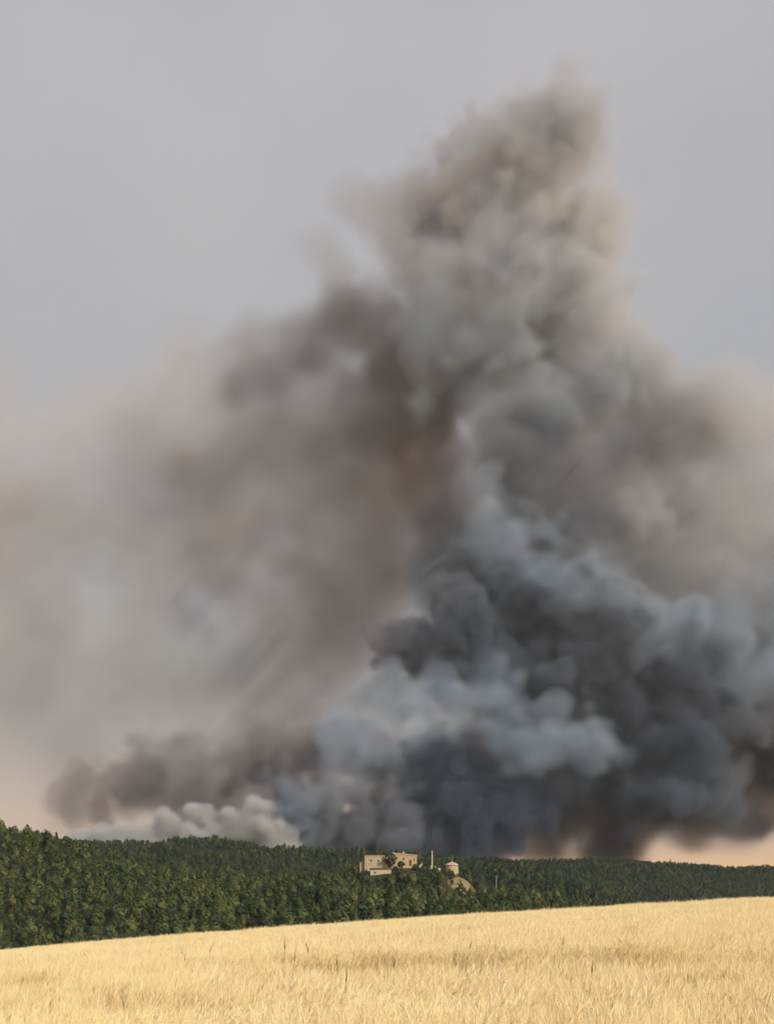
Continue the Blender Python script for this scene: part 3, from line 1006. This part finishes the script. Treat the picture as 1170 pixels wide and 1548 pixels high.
# brown underside thinning out over the glowing horizon on the right
for a in ((760, 1240, 90, 70), (900, 1235, 90, 60), (970, 1250, 100, 52), (730, 1280, 80, 40), (930, 1285, 80, 40), (1060, 1228, 100, 40), (1160, 1215, 110, 40)):
    puff(*a, 2140, 90, .42, .86, .90, BODY)
for a in ((840, 1270, 60, 40), (1050, 1280, 90, 26), (1110, 1258, 80, 26), (860, 1295, 60, 24), (1090, 1245, 130, 40), (830, 1250, 60, 50)):
    puff(*a, 2140, 60, .16, .80, 1.0, SOFT)

# ---- smoke material: soot darkens it, tan warms it
M = bpy.data.materials.new('fire_smoke')
M.use_nodes = True
t = M.node_tree
t.nodes.clear()
mo = t.nodes.new('ShaderNodeOutputMaterial')
pv = t.nodes.new('ShaderNodeVolumePrincipled')
pv.inputs['Density Attribute'].default_value = ''
pv.inputs['Anisotropy'].default_value = 0.0
t.links.new(pv.outputs[0], mo.inputs['Volume'])


def sattr(nm):
    a = t.nodes.new('ShaderNodeAttribute')
    a.attribute_name = nm
    return a.outputs['Fac']


def colour_mix(fac, a, b):
    m = t.nodes.new('ShaderNodeMix')
    m.data_type = 'RGBA'
    t.links.new(fac, m.inputs[0])
    for k, c in ((6, a), (7, b)):
        if isinstance(c, tuple):
            m.inputs[k].default_value = (*c, 1)
        else:
            t.links.new(c, m.inputs[k])
    return m.outputs[2]


mu = t.nodes.new('ShaderNodeMath')
mu.operation = 'MULTIPLY'
mu.inputs[1].default_value = 0.055
t.links.new(sattr('density'), mu.inputs[0])
t.links.new(mu.outputs[0], pv.inputs['Density'])
tan_fac = sattr('tan')
t.links.new(colour_mix(sattr('soot'), colour_mix(tan_fac, (0.455, 0.595, 0.79), (0.90, 0.87, 0.84)), colour_mix(tan_fac, (0.10, 0.14, 0.22), (0.40, 0.305, 0.27))), pv.inputs['Color'])


def spline_matrix(n, m):
    x = np.linspace(0, m - 3 - 1e-3, n)
    i = x.astype(int)
    f = x - i
    A = np.zeros((n, m), np.float32)
    r = np.arange(n)
    A[r, i] += (1 - f) ** 3 / 6
    A[r, i + 1] += (3 * f ** 3 - 6 * f * f + 4) / 6
    A[r, i + 2] += (-3 * f ** 3 + 3 * f * f + 3 * f + 1) / 6
    A[r, i + 3] += f ** 3 / 6
    return A


def build_smoke(puffs, lo, hi, vox, seed, label):
    """Sum the puffs into a voxel grid and hand it to a volume through geometry nodes."""
    lo, hi = np.array(lo, float), np.array(hi, float)
    res = ((hi - lo) / vox).astype(int) + 1
    nx, ny, nz = (int(q) for q in res)
    srng = np.random.default_rng(seed)

    def grid_noise(size):
        ms = [max(5, int((h - l) / size) + 4) for l, h in zip(lo, hi)]
        g = srng.standard_normal(ms).astype(np.float32)
        g = np.tensordot(spline_matrix(nx, ms[0]), g, (1, 0))
        g = np.tensordot(spline_matrix(ny, ms[1]), g, (1, 1)).transpose(1, 0, 2)
        g = np.tensordot(g, spline_matrix(nz, ms[2]), (2, 1))
        g /= g[::3, ::3, ::3].std()
        return g

    def billows(parts):
        g = np.zeros((nx, ny, nz), np.float32)
        for size, amp in parts:
            g += (np.abs(grid_noise(size)) - .8) * amp
        return g
    if vox < 8:
        fine = billows(((44, .36), (26, .36), (15, .26)))
        billow = billows(((90, .32), (52, .36), (30, .30), (16, .20))) + grid_noise(150) * .12
    else:
        fine = billow = grid_noise(140) * .20 + grid_noise(75) * .28 + grid_noise(40) * .26 + grid_noise(22) * .18
    # the air's turning drags every puff out of round
    drag = [grid_noise(130) * 15 + grid_noise(65) * 11 + grid_noise(33) * 5 for _ in range(3)]
    gx1, gy1, gz1 = (np.linspace(lo[k], hi[k], n, dtype=np.float32) for k, n in enumerate((nx, ny, nz)))
    dens = np.zeros((nx, ny, nz), np.float32)
    soot = np.zeros_like(dens)
    tan_ = np.zeros_like(dens)
    for px, py, rx, ry, D, dep, dn, so, ta, hard, amp, is_fine in puffs:
        c = at(px, py, D)
        r3 = (rx / F * D, dep, ry / F * D)
        tsl = []
        for g, q, r in zip((gx1, gy1, gz1), c, r3):
            i0, i1 = np.searchsorted(g, (q - 1.9 * r - 25, q + 1.9 * r + 25))
            tsl.append(slice(int(i0), int(i1)))
        if any(k.stop <= k.start for k in tsl):
            continue
        tsl = tuple(tsl)
        X, Y, Z = np.ix_(*(g[k] for g, k in zip((gx1, gy1, gz1), tsl)))
        dk = min(1.0, min(r3[0], r3[2]) / 60.0)
        q = np.sqrt(((X + drag[0][tsl] * dk - c.x) / r3[0]) ** 2 + ((Y + drag[1][tsl] * dk - c.y) / r3[1]) ** 2 + ((Z + drag[2][tsl] * dk - c.z) / r3[2]) ** 2)
        nz_ = (fine if min(r3) < 50 else billow)[tsl]
        w = np.clip((1.0 - q + amp * nz_) * hard, 0, 1)
        w = w * w * (3 - 2 * w) * np.clip((1.9 - q) * 3, 0, 1) * dn
        dens[tsl] += w
        soot[tsl] += w * so
        tan_[tsl] += w * ta
    soot /= np.maximum(dens, 1e-5)
    tan_ /= np.maximum(dens, 1e-5)
    var = 1.0 if vox < 8 else .55
    soot = np.clip(soot + .12 * var * (grid_noise(110) * .5 + grid_noise(55) * .4 + grid_noise(28) * .25), 0, 1)
    tan_ = np.clip(tan_ + .08 * grid_noise(140), 0, 1)
    dens = np.minimum(dens, 1.8)
    dens[dens < .004] = 0
    soot[dens == 0] = 0
    tan_[dens == 0] = 0
    print('smoke grid', (nx, ny, nz), round(time.time() - T0, 1))

    sm = bpy.data.meshes.new('smoke')
    sm.vertices.add(nx * ny * nz)
    for nm, arr in (('density_value', dens), ('soot_value', soot), ('tan_value', tan_)):
        a = sm.attributes.new(nm, 'FLOAT', 'POINT')
        a.data.foreach_set('value', arr.transpose(2, 1, 0).ravel())
    sm.materials.append(M)
    smoke = link(bpy.data.objects.new('smoke', sm))
    tag(smoke, label, 'smoke', kind='stuff')

    ng = bpy.data.node_groups.new('smoke_volume', 'GeometryNodeTree')
    ng.interface.new_socket('Geometry', in_out='INPUT', socket_type='NodeSocketGeometry')
    ng.interface.new_socket('Geometry', in_out='OUTPUT', socket_type='NodeSocketGeometry')
    N, K = ng.nodes, ng.links.new
    i0, o0 = N.new('NodeGroupInput'), N.new('NodeGroupOutput')

    def vmath(op, a, b=None):
        k = N.new('ShaderNodeVectorMath')
        k.operation = op
        for i, v in enumerate((a, b)):
            if isinstance(v, tuple):
                k.inputs[i].default_value = v
            elif v is not None:
                K(v, k.inputs[i])
        return k.outputs[0]

    def imath(op, a, b):
        k = N.new('FunctionNodeIntegerMath')
        k.operation = op
        for i, v in enumerate((a, b)):
            if isinstance(v, int):
                k.inputs[i].default_value = v
            else:
                K(v, k.inputs[i])
        return k.outputs[0]
    pp = vmath('SUBTRACT', N.new('GeometryNodeInputPosition').outputs[0], tuple(lo))
    pp = vmath('MULTIPLY', pp, tuple((res - 1) / (hi - lo)))
    pp = vmath('FLOOR', vmath('ADD', pp, (.5, .5, .5)))
    sepn = N.new('ShaderNodeSeparateXYZ')
    K(pp, sepn.inputs[0])
    idx = imath('ADD', sepn.outputs[0], imath('MULTIPLY', imath('ADD', sepn.outputs[1], imath('MULTIPLY', sepn.outputs[2], ny)), nx))

    def grid_volume(nm):
        na = N.new('GeometryNodeInputNamedAttribute')
        na.data_type = 'FLOAT'
        na.inputs['Name'].default_value = nm
        si = N.new('GeometryNodeSampleIndex')
        si.data_type = 'FLOAT'
        K(i0.outputs[0], si.inputs['Geometry'])
        K(na.outputs[0], si.inputs['Value'])
        K(idx, si.inputs['Index'])
        v = N.new('GeometryNodeVolumeCube')
        K(si.outputs[0], v.inputs['Density'])
        v.inputs['Min'].default_value, v.inputs['Max'].default_value = tuple(lo), tuple(hi)
        for ax, q in zip('XYZ', (nx, ny, nz)):
            v.inputs['Resolution ' + ax].default_value = q
        return v.outputs[0]
    vol = grid_volume('density_value')
    for src, dst in (('soot_value', 'soot'), ('tan_value', 'tan')):
        gg = N.new('GeometryNodeGetNamedGrid')
        gg.inputs['Name'].default_value = 'density'
        K(grid_volume(src), gg.inputs['Volume'])
        st = N.new('GeometryNodeStoreNamedGrid')
        st.inputs['Name'].default_value = dst
        K(vol, st.inputs['Volume'])
        K(gg.outputs['Grid'], st.inputs['Grid'])
        vol = st.outputs[0]
    sn = N.new('GeometryNodeSetMaterial')
    sn.inputs['Material'].default_value = M
    K(vol, sn.inputs[0])
    K(sn.outputs[0], o0.inputs[0])
    smoke.modifiers.new('smoke_volume', 'NODES').node_group = ng
    return smoke


bpy.context.preferences.experimental.use_new_volume_nodes = True
build_smoke([q for q in PUFFS if not q[11]], (-900, 1900, -20), (1020, 2700, 1480), 9.0, 4, 'thin brownish veil of smoke drifting behind and beside the dense column')
build_smoke([q for q in PUFFS if q[11]], (-560, 1770, 20), (920, 2390, 1400), 5.0, 4, 'dense billowing column of black, steel blue and tan smoke rising behind the hills')

# ------------------------------------------------------------------ thin haze in the air
HX0, HX1, HY0, HY1, HZ0, HZ1 = -6200, 6200, -200, 9300, -40, 1560
hv = [(x, y, z) for z in (HZ0, HZ1) for x, y in ((HX0, HY0), (HX1, HY0), (HX1, HY1), (HX0, HY1))]
hm = bpy.data.materials.new('haze')
hm.use_nodes = True
hm.node_tree.nodes.clear()
ho_ = hm.node_tree.nodes.new('ShaderNodeOutputMaterial')
hp_ = hm.node_tree.nodes.new('ShaderNodeVolumePrincipled')
hp_.inputs['Color'].default_value = (0.62, 0.74, 0.90, 1)
hp_.inputs['Density'].default_value = 3.3e-5
hm.node_tree.links.new(hp_.outputs[0], ho_.inputs['Volume'])
haze = mesh_obj('haze', hv, [(3, 2, 1, 0), (4, 5, 6, 7), (0, 1, 5, 4), (1, 2, 6, 5), (2, 3, 7, 6), (3, 0, 4, 7)], hm)
tag(haze, 'thin bluish haze in the air', 'haze', kind='stuff')
print('done', round(time.time() - T0, 1))
